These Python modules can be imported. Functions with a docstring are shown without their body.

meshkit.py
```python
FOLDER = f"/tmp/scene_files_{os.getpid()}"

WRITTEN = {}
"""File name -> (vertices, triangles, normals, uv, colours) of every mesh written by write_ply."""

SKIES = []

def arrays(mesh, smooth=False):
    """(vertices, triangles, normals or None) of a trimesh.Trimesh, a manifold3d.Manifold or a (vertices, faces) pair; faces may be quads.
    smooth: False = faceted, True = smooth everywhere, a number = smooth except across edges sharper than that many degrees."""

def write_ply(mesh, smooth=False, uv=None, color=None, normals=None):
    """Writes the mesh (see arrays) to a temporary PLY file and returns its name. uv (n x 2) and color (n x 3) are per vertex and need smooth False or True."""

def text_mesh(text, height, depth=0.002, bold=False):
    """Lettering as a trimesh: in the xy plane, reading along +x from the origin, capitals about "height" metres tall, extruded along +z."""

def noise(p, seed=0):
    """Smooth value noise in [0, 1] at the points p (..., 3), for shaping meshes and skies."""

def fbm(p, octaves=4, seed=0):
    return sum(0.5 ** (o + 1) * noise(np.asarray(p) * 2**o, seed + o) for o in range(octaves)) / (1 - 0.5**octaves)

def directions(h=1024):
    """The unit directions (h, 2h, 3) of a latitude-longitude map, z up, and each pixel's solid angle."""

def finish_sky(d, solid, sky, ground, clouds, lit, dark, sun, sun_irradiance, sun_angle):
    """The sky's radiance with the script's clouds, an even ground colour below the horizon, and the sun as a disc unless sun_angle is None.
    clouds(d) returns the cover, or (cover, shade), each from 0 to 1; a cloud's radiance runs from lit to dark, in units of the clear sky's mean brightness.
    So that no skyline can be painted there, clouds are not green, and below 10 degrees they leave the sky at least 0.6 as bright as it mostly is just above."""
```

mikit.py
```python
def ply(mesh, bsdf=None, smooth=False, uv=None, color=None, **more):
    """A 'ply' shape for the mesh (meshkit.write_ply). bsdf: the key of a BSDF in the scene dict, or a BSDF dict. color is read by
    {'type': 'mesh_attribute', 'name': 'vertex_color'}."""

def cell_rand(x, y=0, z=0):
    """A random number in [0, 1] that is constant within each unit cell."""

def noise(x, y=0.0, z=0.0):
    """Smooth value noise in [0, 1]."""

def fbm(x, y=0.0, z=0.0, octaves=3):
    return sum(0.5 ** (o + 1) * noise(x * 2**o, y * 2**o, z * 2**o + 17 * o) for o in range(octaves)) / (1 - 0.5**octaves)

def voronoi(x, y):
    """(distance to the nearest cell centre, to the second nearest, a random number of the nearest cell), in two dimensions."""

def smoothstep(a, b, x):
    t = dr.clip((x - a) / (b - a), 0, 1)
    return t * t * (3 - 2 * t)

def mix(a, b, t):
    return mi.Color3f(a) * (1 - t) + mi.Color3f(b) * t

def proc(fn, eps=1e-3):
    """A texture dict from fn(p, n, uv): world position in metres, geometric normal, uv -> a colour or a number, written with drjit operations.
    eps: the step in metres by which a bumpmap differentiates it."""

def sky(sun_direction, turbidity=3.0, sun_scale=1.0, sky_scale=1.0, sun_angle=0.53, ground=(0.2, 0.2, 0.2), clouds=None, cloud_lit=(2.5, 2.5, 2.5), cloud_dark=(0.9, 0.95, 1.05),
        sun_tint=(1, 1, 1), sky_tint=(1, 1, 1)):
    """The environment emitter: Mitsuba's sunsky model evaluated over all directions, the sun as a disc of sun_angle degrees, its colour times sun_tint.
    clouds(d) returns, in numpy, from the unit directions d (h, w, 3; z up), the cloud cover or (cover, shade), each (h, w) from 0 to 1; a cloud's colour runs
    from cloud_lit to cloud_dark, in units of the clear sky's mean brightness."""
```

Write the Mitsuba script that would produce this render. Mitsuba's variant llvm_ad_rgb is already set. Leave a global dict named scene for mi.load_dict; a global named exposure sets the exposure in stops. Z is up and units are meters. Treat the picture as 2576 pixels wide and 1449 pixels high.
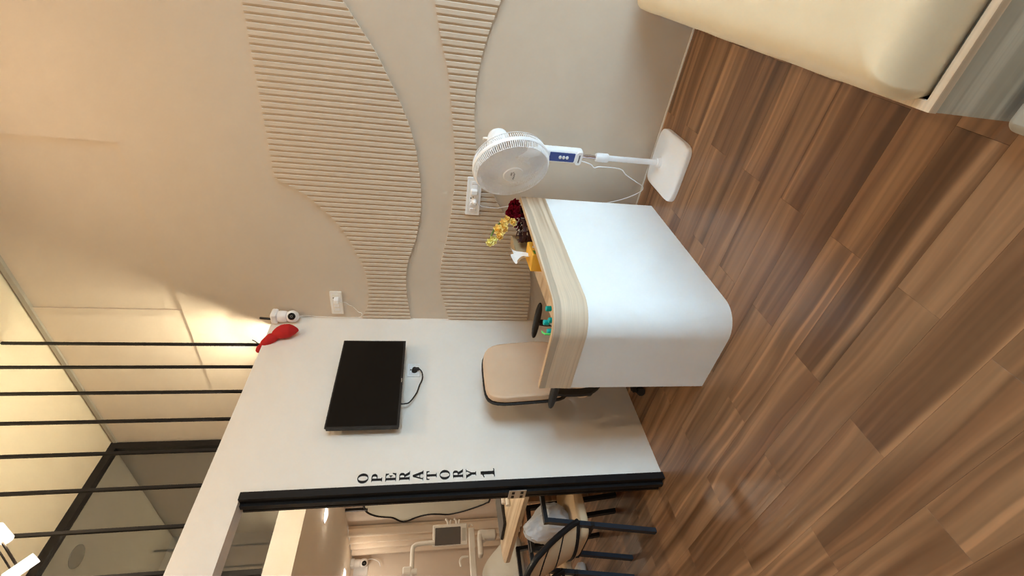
import math, random
import numpy as np, trimesh, drjit as dr, mitsuba as mi
from shapely.geometry import Polygon, LineString, Point, box as sbox
from shapely.ops import unary_union
from shapely import affinity
import mikit
from mikit import noise, fbm, cell_rand, smoothstep, mix, proc

T = mi.ScalarTransform4f
rng = random.Random(7)
nrng = np.random.default_rng(7)
scene, labels = {}, {}

# ------------------------------------------------------------------ camera (the photograph is a portrait frame lying on its side)
FOC, YAW, PITCH, ROLL = 1145.8, -0.647157, -0.183704, 0.029773
CAM = np.array([2.3927, -2.73767, 1.42])
fw = np.array([math.sin(YAW) * math.cos(PITCH), math.cos(YAW) * math.cos(PITCH), math.sin(PITCH)])
r0 = np.array([math.cos(YAW), -math.sin(YAW), 0.0])
u0 = np.cross(r0, fw)
r1 = math.cos(ROLL) * r0 + math.sin(ROLL) * u0
scene['camera'] = {'type': 'perspective', 'fov': 2 * math.degrees(math.atan(1288 / FOC)), 'fov_axis': 'x', 'near_clip': 0.02, 'far_clip': 100.0,
                   'to_world': T().look_at(origin=CAM.tolist(), target=(CAM + fw).tolist(), up=r1.tolist())}
exposure = 4.0
# ------------------------------------------------------------------ light: overcast sky through the shop front, lamps further down in their builders
scene['sky'] = mikit.sky((-0.6, 0.3, 0.75), turbidity=4.0, sun_scale=0.0, sky_scale=5.7, ground=(0.3, 0.29, 0.27),
                         clouds=lambda d: np.full(d.shape[:2], 0.85), cloud_lit=(0.96, 1.38, 1.62), cloud_dark=(1.0, 1.0, 1.0))

CHANDELIER, DOWNLIGHT, ROOM_FILL = 2.3, 6.6, 16.5

# ------------------------------------------------------------------ materials
def pr(name, col, rough=0.6, spec=0.4, two=True, **k):
    c = col if isinstance(col, dict) else {'type': 'rgb', 'value': list(col)}
    b = {'type': 'principled', 'base_color': c, 'roughness': rough, 'specular': spec, **k}
    scene[name] = {'type': 'twosided', 'bsdf': b} if two else b

def paint(col, amt=0.03):
    col = np.array(col)
    def f(p, n, uv):
        t = fbm(p.x * 1.3 + 3, p.y * 1.3, p.z * 1.3, 3)
        return mix((col * (1 - amt)).tolist(), (col * (1 + amt)).tolist(), t)
    return proc(f)

def wood_light(p, n, uv):
    s = -(p.x + p.y)
    w = p.z + 0.022 * fbm(s * 2.0, p.z * 5, 3.0, 3) + 0.006 * fbm(s * 8, p.z * 18, 1.0, 2)
    g = fbm(w * 26, s * 0.7, 0.0, 3)
    f = fbm(w * 230, s * 4, 2.0, 2)
    line = smoothstep(0.66, 0.78, noise(w * 30, s * 0.4, 7.0))
    c = mix((0.68, 0.55, 0.41), (0.43, 0.30, 0.19), smoothstep(0.34, 0.8, g))
    return c * (0.92 + 0.16 * f) * (1 - 0.28 * line)

def floor_wood(p, n, uv):
    row = dr.floor((p.y + 1.484) / 0.152)
    odd = 1 - (row - 2 * dr.floor(row / 2))
    pl = dr.floor((p.x - 0.838 - 0.443 * odd) / 0.886)
    k = cell_rand(row, pl, 3)
    k2 = cell_rand(row, pl, 9)
    x = p.x + 13 * k
    y = p.y + 5 * k2
    y = y + 0.050 * fbm(x * 1.5, y * 5, 4.0, 3) + 0.010 * noise(x * 5, y * 16, 2.0)
    a = fbm(y * 20, x * 0.6, k * 9, 3)
    b = fbm(y * 64, x * 1.5, k2 * 9, 3)
    st = smoothstep(0.62, 0.84, noise(y * 52, x * 0.9, k * 17))
    kn = smoothstep(0.66, 0.86, noise(y * 11 + 1, x * 1.5, k * 20))
    c = mix((0.142, 0.068, 0.033), (0.305, 0.168, 0.088), smoothstep(0.25, 0.76, a))
    c = c * (0.70 + 0.60 * b) * (0.95 + 0.10 * k) * (1 + 0.38 * st)
    return c * (1 - 0.30 * kn)

def floor_bump(p, n, uv):
    return fbm(p.y * 130, p.x * 3, 0.0, 2)

def wood_flat(p, n, uv):
    w = p.y + p.z + 0.02 * fbm(p.x * 2.0, p.y * 5, 3.0, 3)
    g = fbm(w * 26, p.x * 0.8, 0.0, 3)
    f = fbm(w * 230, p.x * 4, 2.0, 2)
    return mix((0.68, 0.55, 0.41), (0.50, 0.365, 0.24), smoothstep(0.3, 0.8, g)) * (0.9 + 0.2 * f)

def grey_lam(p, n, uv):
    z = p.z + 0.03 * fbm(p.x * 1.5, p.z * 4, p.y * 2, 2)
    g = fbm(z * 60, p.x * 1.2 + p.y * 1.2, 0.0, 3)
    return mix((0.38, 0.335, 0.255), (0.53, 0.475, 0.375), smoothstep(0.3, 0.8, g))

def leather(col):
    col = np.array(col)
    def f(p, n, uv):
        t = fbm(p.x * 9, p.y * 9, p.z * 9, 3)
        return mix((col * 0.96).tolist(), (col * 1.03).tolist(), t)
    return proc(f)

pr('mat_wall_back', paint((0.60, 0.505, 0.405)), 0.75, 0.2)
pr('mat_wall_left', paint((0.80, 0.745, 0.68), 0.012), 0.6, 0.3)
pr('mat_ceiling', paint((0.74, 0.64, 0.47), 0.02), 0.9, 0.1)
pr('mat_operatory', paint((0.80, 0.71, 0.62), 0.02), 0.8, 0.2)
pr('mat_band', (0.86, 0.81, 0.73), 0.7, 0.2)
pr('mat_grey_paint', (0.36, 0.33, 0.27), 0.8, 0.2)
pr('mat_loft', paint((0.27, 0.255, 0.225), 0.04), 0.8, 0.2)
scene['mat_floor'] = {'type': 'twosided', 'bsdf': {'type': 'bumpmap', 'arbitrary': proc(floor_bump), 'scale': 0.0006,
                      'bsdf': {'type': 'principled', 'base_color': proc(floor_wood), 'roughness': 0.27, 'specular': 0.45}}}
pr('mat_subfloor', (0.06, 0.035, 0.02), 0.9, 0.1)
pr('mat_white_laminate', (0.86, 0.87, 0.87), 0.32, 0.45)
pr('mat_wood_light', proc(wood_light), 0.42, 0.35)
pr('mat_wood_flat', proc(wood_flat), 0.42, 0.35)
pr('mat_grey_laminate', proc(grey_lam), 0.45, 0.35)
pr('mat_cushion', leather((0.76, 0.64, 0.445)), 0.42, 0.4)
pr('mat_tan', leather((0.62, 0.44, 0.30)), 0.45, 0.4)
pr('mat_tan_light', leather((0.56, 0.39, 0.235)), 0.5, 0.35)
pr('mat_black_metal', (0.008, 0.007, 0.0075), 0.42, 0.28)
pr('mat_blue_black', (0.016, 0.020, 0.028), 0.35, 0.4)
pr('mat_black_plastic', (0.016, 0.014, 0.013), 0.5, 0.35)
pr('mat_screen', (0.006, 0.005, 0.0045), 0.22, 0.2)
pr('mat_screen_grey', (0.10, 0.09, 0.085), 0.25, 0.4)
pr('mat_letter', (0.008, 0.007, 0.008), 0.45, 0.25)
pr('mat_white_plastic', (0.84, 0.84, 0.85), 0.35, 0.45)
pr('mat_cream_plastic', (0.80, 0.76, 0.70), 0.4, 0.4)
pr('mat_grille', (0.85, 0.85, 0.86), 0.4, 0.4)
pr('mat_blade', (0.72, 0.72, 0.74), 0.3, 0.4)
pr('mat_blue', (0.03, 0.055, 0.27), 0.35, 0.45)
pr('mat_grey_print', (0.18, 0.18, 0.20), 0.5, 0.3)
scene['mat_chrome'] = {'type': 'twosided', 'bsdf': {'type': 'roughconductor', 'material': 'Cr', 'alpha': 0.12}}
pr('mat_steel', (0.55, 0.55, 0.56), 0.35, 0.5, metallic=0.8)
pr('mat_red_cloth', leather((0.46, 0.022, 0.022)), 0.8, 0.2, sheen=0.5)
pr('mat_petal_red', (0.16, 0.005, 0.016), 0.95, 0.03)
pr('mat_petal_yellow', (0.90, 0.68, 0.22), 0.9, 0.05)
pr('mat_petal_pale', (0.86, 0.80, 0.34), 0.9, 0.05)
pr('mat_stem', (0.13, 0.20, 0.04), 0.6, 0.3)
pr('mat_filler', (0.62, 0.52, 0.42), 0.8, 0.2)
pr('mat_basket', (0.045, 0.012, 0.009), 0.45, 0.4)
pr('mat_kraft', (0.38, 0.265, 0.145), 0.8, 0.2)
pr('mat_tissue', (0.78, 0.75, 0.72), 0.9, 0.1)
pr('mat_yellow_card', (0.80, 0.42, 0.05), 0.55, 0.3)
pr('mat_green_card', (0.14, 0.27, 0.04), 0.6, 0.3)
pr('mat_teal', (0.0, 0.42, 0.42), 0.35, 0.45)
pr('mat_bottle', (0.72, 0.80, 0.80), 0.3, 0.4)
pr('mat_pump_green', (0.10, 0.62, 0.14), 0.35, 0.45)
pr('mat_curtain', paint((0.78, 0.68, 0.57), 0.04), 0.9, 0.1, sheen=0.3)
pr('mat_mirror_pale', (0.70, 0.71, 0.62), 0.12, 0.5)
pr('mat_dental_white', (0.80, 0.78, 0.75), 0.35, 0.45)
pr('mat_dental_grey', (0.52, 0.51, 0.47), 0.5, 0.4)
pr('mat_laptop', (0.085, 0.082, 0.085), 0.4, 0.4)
scene['mat_bag'] = {'type': 'principledthin', 'base_color': {'type': 'rgb', 'value': [0.64, 0.65, 0.68]}, 'roughness': 0.35, 'diff_trans': 0.6, 'spec_trans': 0.12, 'eta': 1.4}
scene['mat_pane'] = {'type': 'thindielectric', 'int_ior': 1.5}
pr('mat_tinted', (0.2, 0.2, 0.2), 0.1, 0.5)

# ------------------------------------------------------------------ helpers
used = {}
def numbered(name):
    n = used.get(name, 0); used[name] = n + 1
    return name if n == 0 else f'{name}_{n:03d}'

def tag(key, label=None, cat=None, group=None, kind=None):
    d = labels.setdefault(key, {})
    for k, v in (('label', label), ('category', cat), ('group', group), ('kind', kind)):
        if v: d[k] = v

def thing(name, label, cat, group=None):
    k = numbered(name); tag(k, label, cat, group)
    return k

def part(parent, name, mesh, mat, smooth=35, label=None, **more):
    k = numbered(f'{parent}__{name}')
    scene[k] = mikit.ply(mesh, mat, smooth, **more)
    if label: tag(k, label)
    return k

def single(name, mesh, mat, label, cat, group=None, smooth=35, **more):
    k = thing(name, label, cat, group)
    scene[k] = mikit.ply(mesh, mat, smooth, **more)
    return k

def struct(name, mesh, mat, smooth=30, label=None):
    scene[name] = mikit.ply(mesh, mat, smooth); used[name] = 1
    tag(name, label, kind='structure')
    return name

cat_ = trimesh.util.concatenate

def box(x0, x1, y0, y1, z0, z1, ch=0.0):
    e = np.array([x1 - x0, y1 - y0, z1 - z0]); c = np.array([x0 + x1, y0 + y1, z0 + z1]) / 2
    if ch <= 0:
        m = trimesh.creation.box(e)
    else:
        pts = []
        for sx in (-1, 1):
            for sy in (-1, 1):
                for sz in (-1, 1):
                    h = e / 2
                    for k in range(3):
                        q = h - ch; q = q.copy(); q[k] = h[k]
                        pts.append(q * np.array([sx, sy, sz]))
        m = trimesh.convex.convex_hull(np.array(pts))
    m.apply_translation(c)
    return m

def rbox(e, r, n=6, c=(0, 0, 0)):
    """box with rounded edges: a sphere's vertices pushed out to the corners"""
    s = trimesh.creation.uv_sphere(1.0, count=[2 * n + 1, 4 * n])
    v = np.array(s.vertices); h = np.maximum(np.array(e) / 2 - r, 0)
    sg = np.where(np.abs(v) < 1e-6, 0, np.sign(v))
    w = np.vstack([v * r + h * s2 for s2 in (np.where(sg == 0, 1, sg), np.where(sg == 0, -1, sg))])
    m = trimesh.convex.convex_hull(w)
    m.apply_translation(c)
    return m

def rotz(m, a, c=(0, 0, 0)):
    m = m.copy(); m.apply_transform(trimesh.transformations.rotation_matrix(a, [0, 0, 1], c)); return m

def rot(m, a, ax, c=(0, 0, 0)):
    m = m.copy(); m.apply_transform(trimesh.transformations.rotation_matrix(a, ax, c)); return m

def move(m, *t):
    m = m.copy(); m.apply_translation(t); return m

def spline(pts, n=8):
    p = np.asarray(pts, float)
    if len(p) < 3: return p
    q = np.vstack([2 * p[0] - p[1], p, 2 * p[-1] - p[-2]])
    out = []
    for i in range(1, len(q) - 2):
        t = np.linspace(0, 1, n, endpoint=False)[:, None]
        a, b, c, d = q[i - 1], q[i], q[i + 1], q[i + 2]
        out.append(0.5 * (2 * b + (c - a) * t + (2 * a - 5 * b + 4 * c - d) * t**2 + (3 * b - a - 3 * c + d) * t**3))
    return np.vstack(out + [p[-1:]])

def sweep(pts, prof, scale=None, closed=False):
    """profile (k x 2) carried along a path; capped unless closed"""
    p = np.asarray(pts, float); prof = np.asarray(prof, float); k = len(prof)
    if closed:
        t = np.roll(p, -1, 0) - np.roll(p, 1, 0)
    else:
        t = np.gradient(p, axis=0)
    t /= np.linalg.norm(t, axis=1, keepdims=True) + 1e-12
    ref = np.array([0, 0, 1.0]) if abs(t[0, 2]) < 0.9 else np.array([1.0, 0, 0])
    a = np.cross(t[0], ref); a /= np.linalg.norm(a)
    A = []
    for i in range(len(p)):
        a = a - t[i] * (a @ t[i]); a /= np.linalg.norm(a) + 1e-12
        A.append(a.copy())
    A = np.array(A); B = np.cross(t, A)
    sc = np.ones(len(p)) if scale is None else np.asarray(scale)
    v = p[:, None] + sc[:, None, None] * (prof[None, :, :1] * A[:, None] + prof[None, :, 1:] * B[:, None])
    n = len(p); f = []
    for i in range(n if closed else n - 1):
        i2 = (i + 1) % n
        for j in range(k):
            j2 = (j + 1) % k
            f += [[i * k + j, i * k + j2, i2 * k + j2], [i * k + j, i2 * k + j2, i2 * k + j]]
    v = v.reshape(-1, 3)
    if not closed:
        v = np.vstack([v, p[0], p[-1]]); c0, c1 = len(v) - 2, len(v) - 1
        for j in range(k):
            j2 = (j + 1) % k
            f += [[c0, j2, j], [c1, (n - 1) * k + j, (n - 1) * k + j2]]
    m = trimesh.Trimesh(v, np.array(f), process=False)
    if not closed and m.volume < 0: m.invert()
    return m

def circ(r, n=10):
    a = np.arange(n) * 2 * np.pi / n
    return np.stack([r * np.cos(a), r * np.sin(a)], 1)

def tube(pts, r, n=10, smooth=0, scale=None, closed=False):
    return sweep(spline(pts, smooth) if smooth else pts, circ(r, n), scale, closed)

def sqtube(pts, w, h=None):
    h = h or w
    return cat_([sweep(np.array([a, b]), [(-w / 2, -h / 2), (w / 2, -h / 2), (w / 2, h / 2), (-w / 2, h / 2)]) for a, b in zip(pts[:-1], pts[1:])])

def cyl(p0, p1, r, n=24):
    return tube(np.array([p0, p1]), r, n)

def lathe(prof, n=40, c=(0, 0, 0)):
    m = trimesh.creation.revolve(np.array(prof, float), sections=n)
    m.apply_translation(c); return m

def extrude(poly, h):
    g = getattr(poly, 'geoms', [poly])
    return cat_([trimesh.creation.extrude_polygon(q, h) for q in g])

def frame_to(m, o, ex, ey, ez):
    M = np.eye(4); M[:3, 0], M[:3, 1], M[:3, 2], M[:3, 3] = ex, ey, ez, o
    m = m.copy(); m.apply_transform(M); return m

def on_left_wall(m, y, z, x=0.0):      # drawing plane -> wall x=const seen from +x (drawing right is +y)
    return frame_to(m, (x, y, z), (0, 1, 0), (0, 0, 1), (1, 0, 0))

def on_back_wall(m, x, z, y=0.0):      # drawing plane -> wall y=const seen from -y (drawing right is +x)
    return frame_to(m, (x, y, z), (1, 0, 0), (0, 0, 1), (0, -1, 0))

def sphere(c, r, s=(1, 1, 1), sub=3):
    m = trimesh.creation.icosphere(subdivisions=sub, radius=r)
    m.apply_scale(s); m.apply_translation(c); return m

def rrect(w, h, r):
    return sbox(-w / 2 + r, -h / 2 + r, w / 2 - r, h / 2 - r).buffer(r, quad_segs=6)

def superell(e, p=4.0, n=28):
    """puffed cushion shape"""
    s = trimesh.creation.uv_sphere(1.0, count=[n, 2 * n]); v = np.array(s.vertices)
    k = (np.abs(v) ** p).sum(1) ** (-1 / p)
    s.vertices = v * k[:, None] * np.array(e) / 2
    return s

# ------------------------------------------------------------------ the setting
CZ = 4.085                      # ceiling height
PX = 5.6                       # wall with the shop front
FY = -4.9                      # wall behind the photographer
TOP = 2.523                    # top of the partition with the screen of bars
GX = -1.523                    # glazed loft front in the operatory

struct('floor', box(-4.85, PX, FY, 0.4, -0.12, -0.013), 'mat_subfloor', label='brown wood plank floor')
for row in range(-25, 14):
    y0, y1 = -1.484 + row * 0.152, -1.484 + (row + 1) * 0.152
    y0c, y1c = max(y0, FY), min(y1, 0.33)
    if y1c - y0c < 0.02: continue
    off = 0.838 + 0.443 * ((row + 1) % 2)
    k0 = int(math.floor((-4.75 - off) / 0.886))
    for k in range(k0, 7):
        x0, x1 = off + k * 0.886, off + (k + 1) * 0.886
        x0, x1 = max(x0, -4.75), min(x1, PX)
        if x1 - x0 < 0.02: continue
        if y0c > -0.01 and x1 > -1.5: x1 = min(x1, -1.5)
        if x1 - x0 < 0.02: continue
        part('floor', 'plank', box(x0 + .0002, x1 - .0002, y0c + .0002, y1c - .0002, -0.014, 0.0, 0.00035), 'mat_floor', smooth=False)

# back wall: a shallow recess above 3.12 m between x = 0.03 and 1.25, its floor a little shallower beyond the partition
struct('wall_back', cat_([box(GX, PX, 0, 0.2, 0, 3.125), box(1.25, PX, 0, 0.2, 3.125, CZ), box(0.03, 1.25, 0.020, 0.2, 3.125, CZ), box(GX, 0.03, 0.011, 0.2, 3.125, CZ)]),
       'mat_wall_back', smooth=False, label='beige wall behind the desk')
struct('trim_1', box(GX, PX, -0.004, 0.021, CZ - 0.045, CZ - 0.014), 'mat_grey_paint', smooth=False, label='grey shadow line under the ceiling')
part_poly = unary_union([sbox(-1.40, 0, 0.0, TOP), sbox(-2.6, 2.322, -1.38, TOP), sbox(FY, 0, -2.6, TOP)])
m = trimesh.creation.extrude_polygon(part_poly, 0.1)
struct('wall_left', frame_to(m, (-0.1, 0, 0), (0, 1, 0), (0, 0, 1), (1, 0, 0)), 'mat_wall_left', smooth=False, label='white partition wall with the television')
struct('baseboard_back', box(0, PX, -.006, -.0002, 0, .009), 'mat_cream_plastic', smooth=False, label='slim pale strip at the foot of the back wall')
struct('ceiling', box(-4.85, PX, FY, 0.4, CZ, CZ + 0.12), 'mat_ceiling', smooth=False, label='cream ceiling')
# right wall with the shop front opening, wall behind the camera
struct('wall_right', cat_([box(PX, PX + .15, FY, -2.85, 0, CZ), box(PX, PX + .15, -0.85, 0.2, 0, CZ), box(PX, PX + .15, -2.85, -0.85, 2.85, CZ)]), 'mat_wall_left', smooth=False, label='wall with the glazed shop front')
struct('wall_front', box(-4.85, PX + .15, FY - .15, FY, 0, CZ), 'mat_wall_back', smooth=False, label='wall behind the photographer')
for yy in (-2.85, -1.85, -0.85):
    k = 'window_2__frame' if 'window_2__frame' not in scene else numbered('window_2__frame')
    used.setdefault('window_2__frame', 1)
    scene[k] = mikit.ply(box(PX + .03, PX + .09, yy - .025, yy + .025, 0, 2.75), 'mat_black_metal', False)
tag('window_2', 'glazed shop front', kind='structure')
# operatory: back wall set behind the curtain, end wall, low ceiling with a loft above
struct('wall_operatory_back', box(-4.85, GX, 0.33, 0.45, 0, 2.352), 'mat_operatory', smooth=False)
struct('wall_operatory_side', box(GX - .02, GX, 0.2, 0.33, 0, 2.352), 'mat_operatory', smooth=False)
struct('wall_operatory_end', box(-4.85, -4.75, FY, 0.33, 0, CZ), 'mat_operatory', smooth=False)
struct('ceiling_operatory', box(-4.75, GX, FY, 0.33, 2.352, 2.56), 'mat_band', smooth=False, label='low operatory ceiling with a cream front edge')
struct('wall_loft_back', box(-4.75, GX, -0.02, 0.1, 2.56, CZ), 'mat_loft', smooth=False)
struct('wall_loft_end', cat_([box(-3.3, -3.2, FY, -0.02, 2.56, CZ)] + [box(-3.2, -3.19, y - .006, y + .006, 2.56, 3.7) for y in (-.55, -1.1, -1.65)] + [box(-3.2, -3.19, -2.2, -.02, 3.7, 3.712)]), 'mat_loft', smooth=False)
struct('ceiling_loft', box(-4.75, GX - .035, FY, -.02, CZ - .02, CZ - .001), 'mat_loft', smooth=False)
tag('window_1', 'glazed loft front in black frames', kind='structure')
used['window_1__frame'] = 0
part('window_1', 'frame', box(GX - .03, GX + .03, -0.06, 0.0, 2.56, CZ), 'mat_black_metal', smooth=False)
part('window_1', 'frame', box(GX - .03, GX + .03, FY, -0.06, CZ - .06, CZ), 'mat_black_metal', smooth=False)
for yy in (-1.14, -2.22, -3.3):
    part('window_1', 'frame', box(GX - .03, GX + .03, yy - .02, yy + .02, 2.56, CZ - .06), 'mat_black_metal', smooth=False)
ys = [-0.06, -1.12, -1.16, -2.2, -2.24, -3.28, -3.32, FY]
for a, b in zip(ys[::2], ys[1::2]):
    part('window_1', 'pane', box(GX - .001, GX + .001, b, a, 2.56, CZ - .06), 'mat_pane', smooth=False)
# doorway: black metal jamb wrapped round the wall end, with a steel hinge plate
tag('door_1', 'black metal door jamb at the end of the partition', kind='structure')
jm = cat_([box(-.112, .012, -1.414, -1.401, 0, 2.322), box(-.116, -.1, -1.416, -1.36, 0, 2.322), box(0.0, .016, -1.418, -1.378, 0, 2.322), box(-.06, -.03, -1.43, -1.414, 0, 2.322)])
part('door_1', 'jamb', jm, 'mat_black_metal', smooth=False)
hp = box(-.095, -.01, -1.4335, -1.4295, .838, .938, .001)
h = part('door_1', 'hinge_plate', hp, 'mat_steel', smooth=False, label='steel hinge plate')
for a in (-.075, -.035):
    for b in (.862, .912):
        part(h, 'slot', box(a - .012, a + .012, -1.4345, -1.4333, b - .008, b + .008), 'mat_black_metal', smooth=False)
# operatory trim: black rail along the top of its end wall
struct('trim_2', box(-4.75, -4.70, -2.2, 0.0, 2.28, 2.34), 'mat_black_metal', smooth=False, label='black rail under the operatory ceiling')

# ------------------------------------------------------------------ screen of black bars on top of the partition
single('loft_disc', move(lathe([(0, 0), (.085, 0), (.085, -.006), (.07, -.012), (0, -.008)], 32), -1.858, -.777, CZ - .02), 'mat_laptop', 'round grey disc under the loft ceiling behind the glass', 'ceiling vent')  # plain grey disc standing for an oval in the loft glass
k = thing('bar_screen', 'row of thin vertical black bars between the white partition and the ceiling', 'partition screen')
for i in range(11):
    y = -0.2516 - 0.2082 * i
    part(k, 'bar', box(-.0575, -.0425, y - .0075, y + .0075, TOP, CZ), 'mat_black_metal', smooth=False)

# ------------------------------------------------------------------ fluted wave panels on the back wall
UT = [(-.02, 1.905), (.012, 1.898), (.061, 1.88), (.12, 1.858), (.187, 1.846), (.261, 1.84), (.321, 1.842), (.42, 1.852), (.492, 1.868), (.595, 1.906), (.663, 1.931), (.733, 1.963), (.801, 2.0), (.869, 2.047), (.937, 2.107), (1.001, 2.172), (1.038, 2.222), (1.09, 2.305), (1.115, 2.34), (1.141, 2.34), (1.7, 2.339), (2.014, 2.338), (2.9, 2.338)]
UB = [(-.02, 1.536), (.017, 1.541), (.171, 1.56), (.277, 1.571), (.379, 1.574), (.458, 1.57), (.548, 1.557), (.623, 1.537), (.731, 1.506), (.833, 1.491), (.949, 1.477), (1.012, 1.476), (1.131, 1.48), (1.169, 1.485), (1.34, 1.51), (1.492, 1.55), (1.631, 1.608), (1.807, 1.695), (1.841, 1.713), (1.912, 1.757), (1.98, 1.806), (2.047, 1.851), (2.078, 1.872), (2.3, 2.02), (2.6, 2.17), (2.9, 2.25)]
LT = [(-.02, 1.24), (.008, 1.248), (.084, 1.268), (.187, 1.295), (.272, 1.317), (.355, 1.328), (.455, 1.331), (.553, 1.325), (.66, 1.312), (.746, 1.298), (.969, 1.277), (1.186, 1.269), (1.372, 1.282), (1.532, 1.303), (1.781, 1.339), (1.838, 1.352), (1.94, 1.381), (2.043, 1.407), (2.133, 1.426), (2.9, 1.5)]
LB = [(-.02, .62), (.3, .64), (.6, .70), (.8, .80), (.939, .906), (.994, .95), (1.079, 1.004), (1.2, 1.068), (1.384, 1.147), (1.516, 1.172), (1.611, 1.181), (1.70, 1.184), (1.786, 1.182), (1.841, 1.175), (1.905, 1.165), (1.974, 1.151), (2.043, 1.134), (2.114, 1.112), (2.174, 1.092), (2.9, .72)]
def crv(c):
    c = np.array(c)
    from scipy.interpolate import PchipInterpolator
    return PchipInterpolator(c[:, 0], c[:, 1])
def fluted(top, bot, label):
    t, b = crv(top), crv(bot)
    k = thing('fluted_wall_panel', label, 'wall panel')
    xs = np.linspace(0.002, 2.75, 180)
    poly = Polygon(list(zip(xs, b(xs))) + list(zip(xs[::-1], t(xs[::-1]))))
    part(k, 'backing', on_back_wall(trimesh.creation.extrude_polygon(poly, 0.006), 0, 0, 0.0), 'mat_wall_back', smooth=False)
    pit = 0.0345
    i = 0
    while True:
        xc = 0.0205 + pit * i; i += 1
        if xc > 2.72: break
        prof = [(-.0124, .0055), (-.0124, .0132), (-.0092, .0168), (.0092, .0168), (.0124, .0132), (.0124, .0055)]
        v, n = [], len(prof)
        for zz in (b, t):
            for px, d in prof:
                e = 0.0
                v.append((xc + px, -d, float(zz(xc + px)) + e))
        f = []
        for j in range(n):
            j2 = (j + 1) % n
            f += [[j, j2, n + j2], [j, n + j2, n + j]]
        for j in range(1, n - 1):
            f += [[0, j + 1, j], [n, n + j, n + j + 1]]
        mm = trimesh.Trimesh(np.array(v), np.array(f), process=False)
        if mm.volume < 0: mm.invert()
        part(k, 'rib', mm, 'mat_wall_back', smooth=False)
fluted(UT, UB, 'broad upper wave of beige vertical ribs on the back wall')
fluted(LT, LB, 'narrower lower wave of beige vertical ribs running behind the fan and desk')

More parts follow.
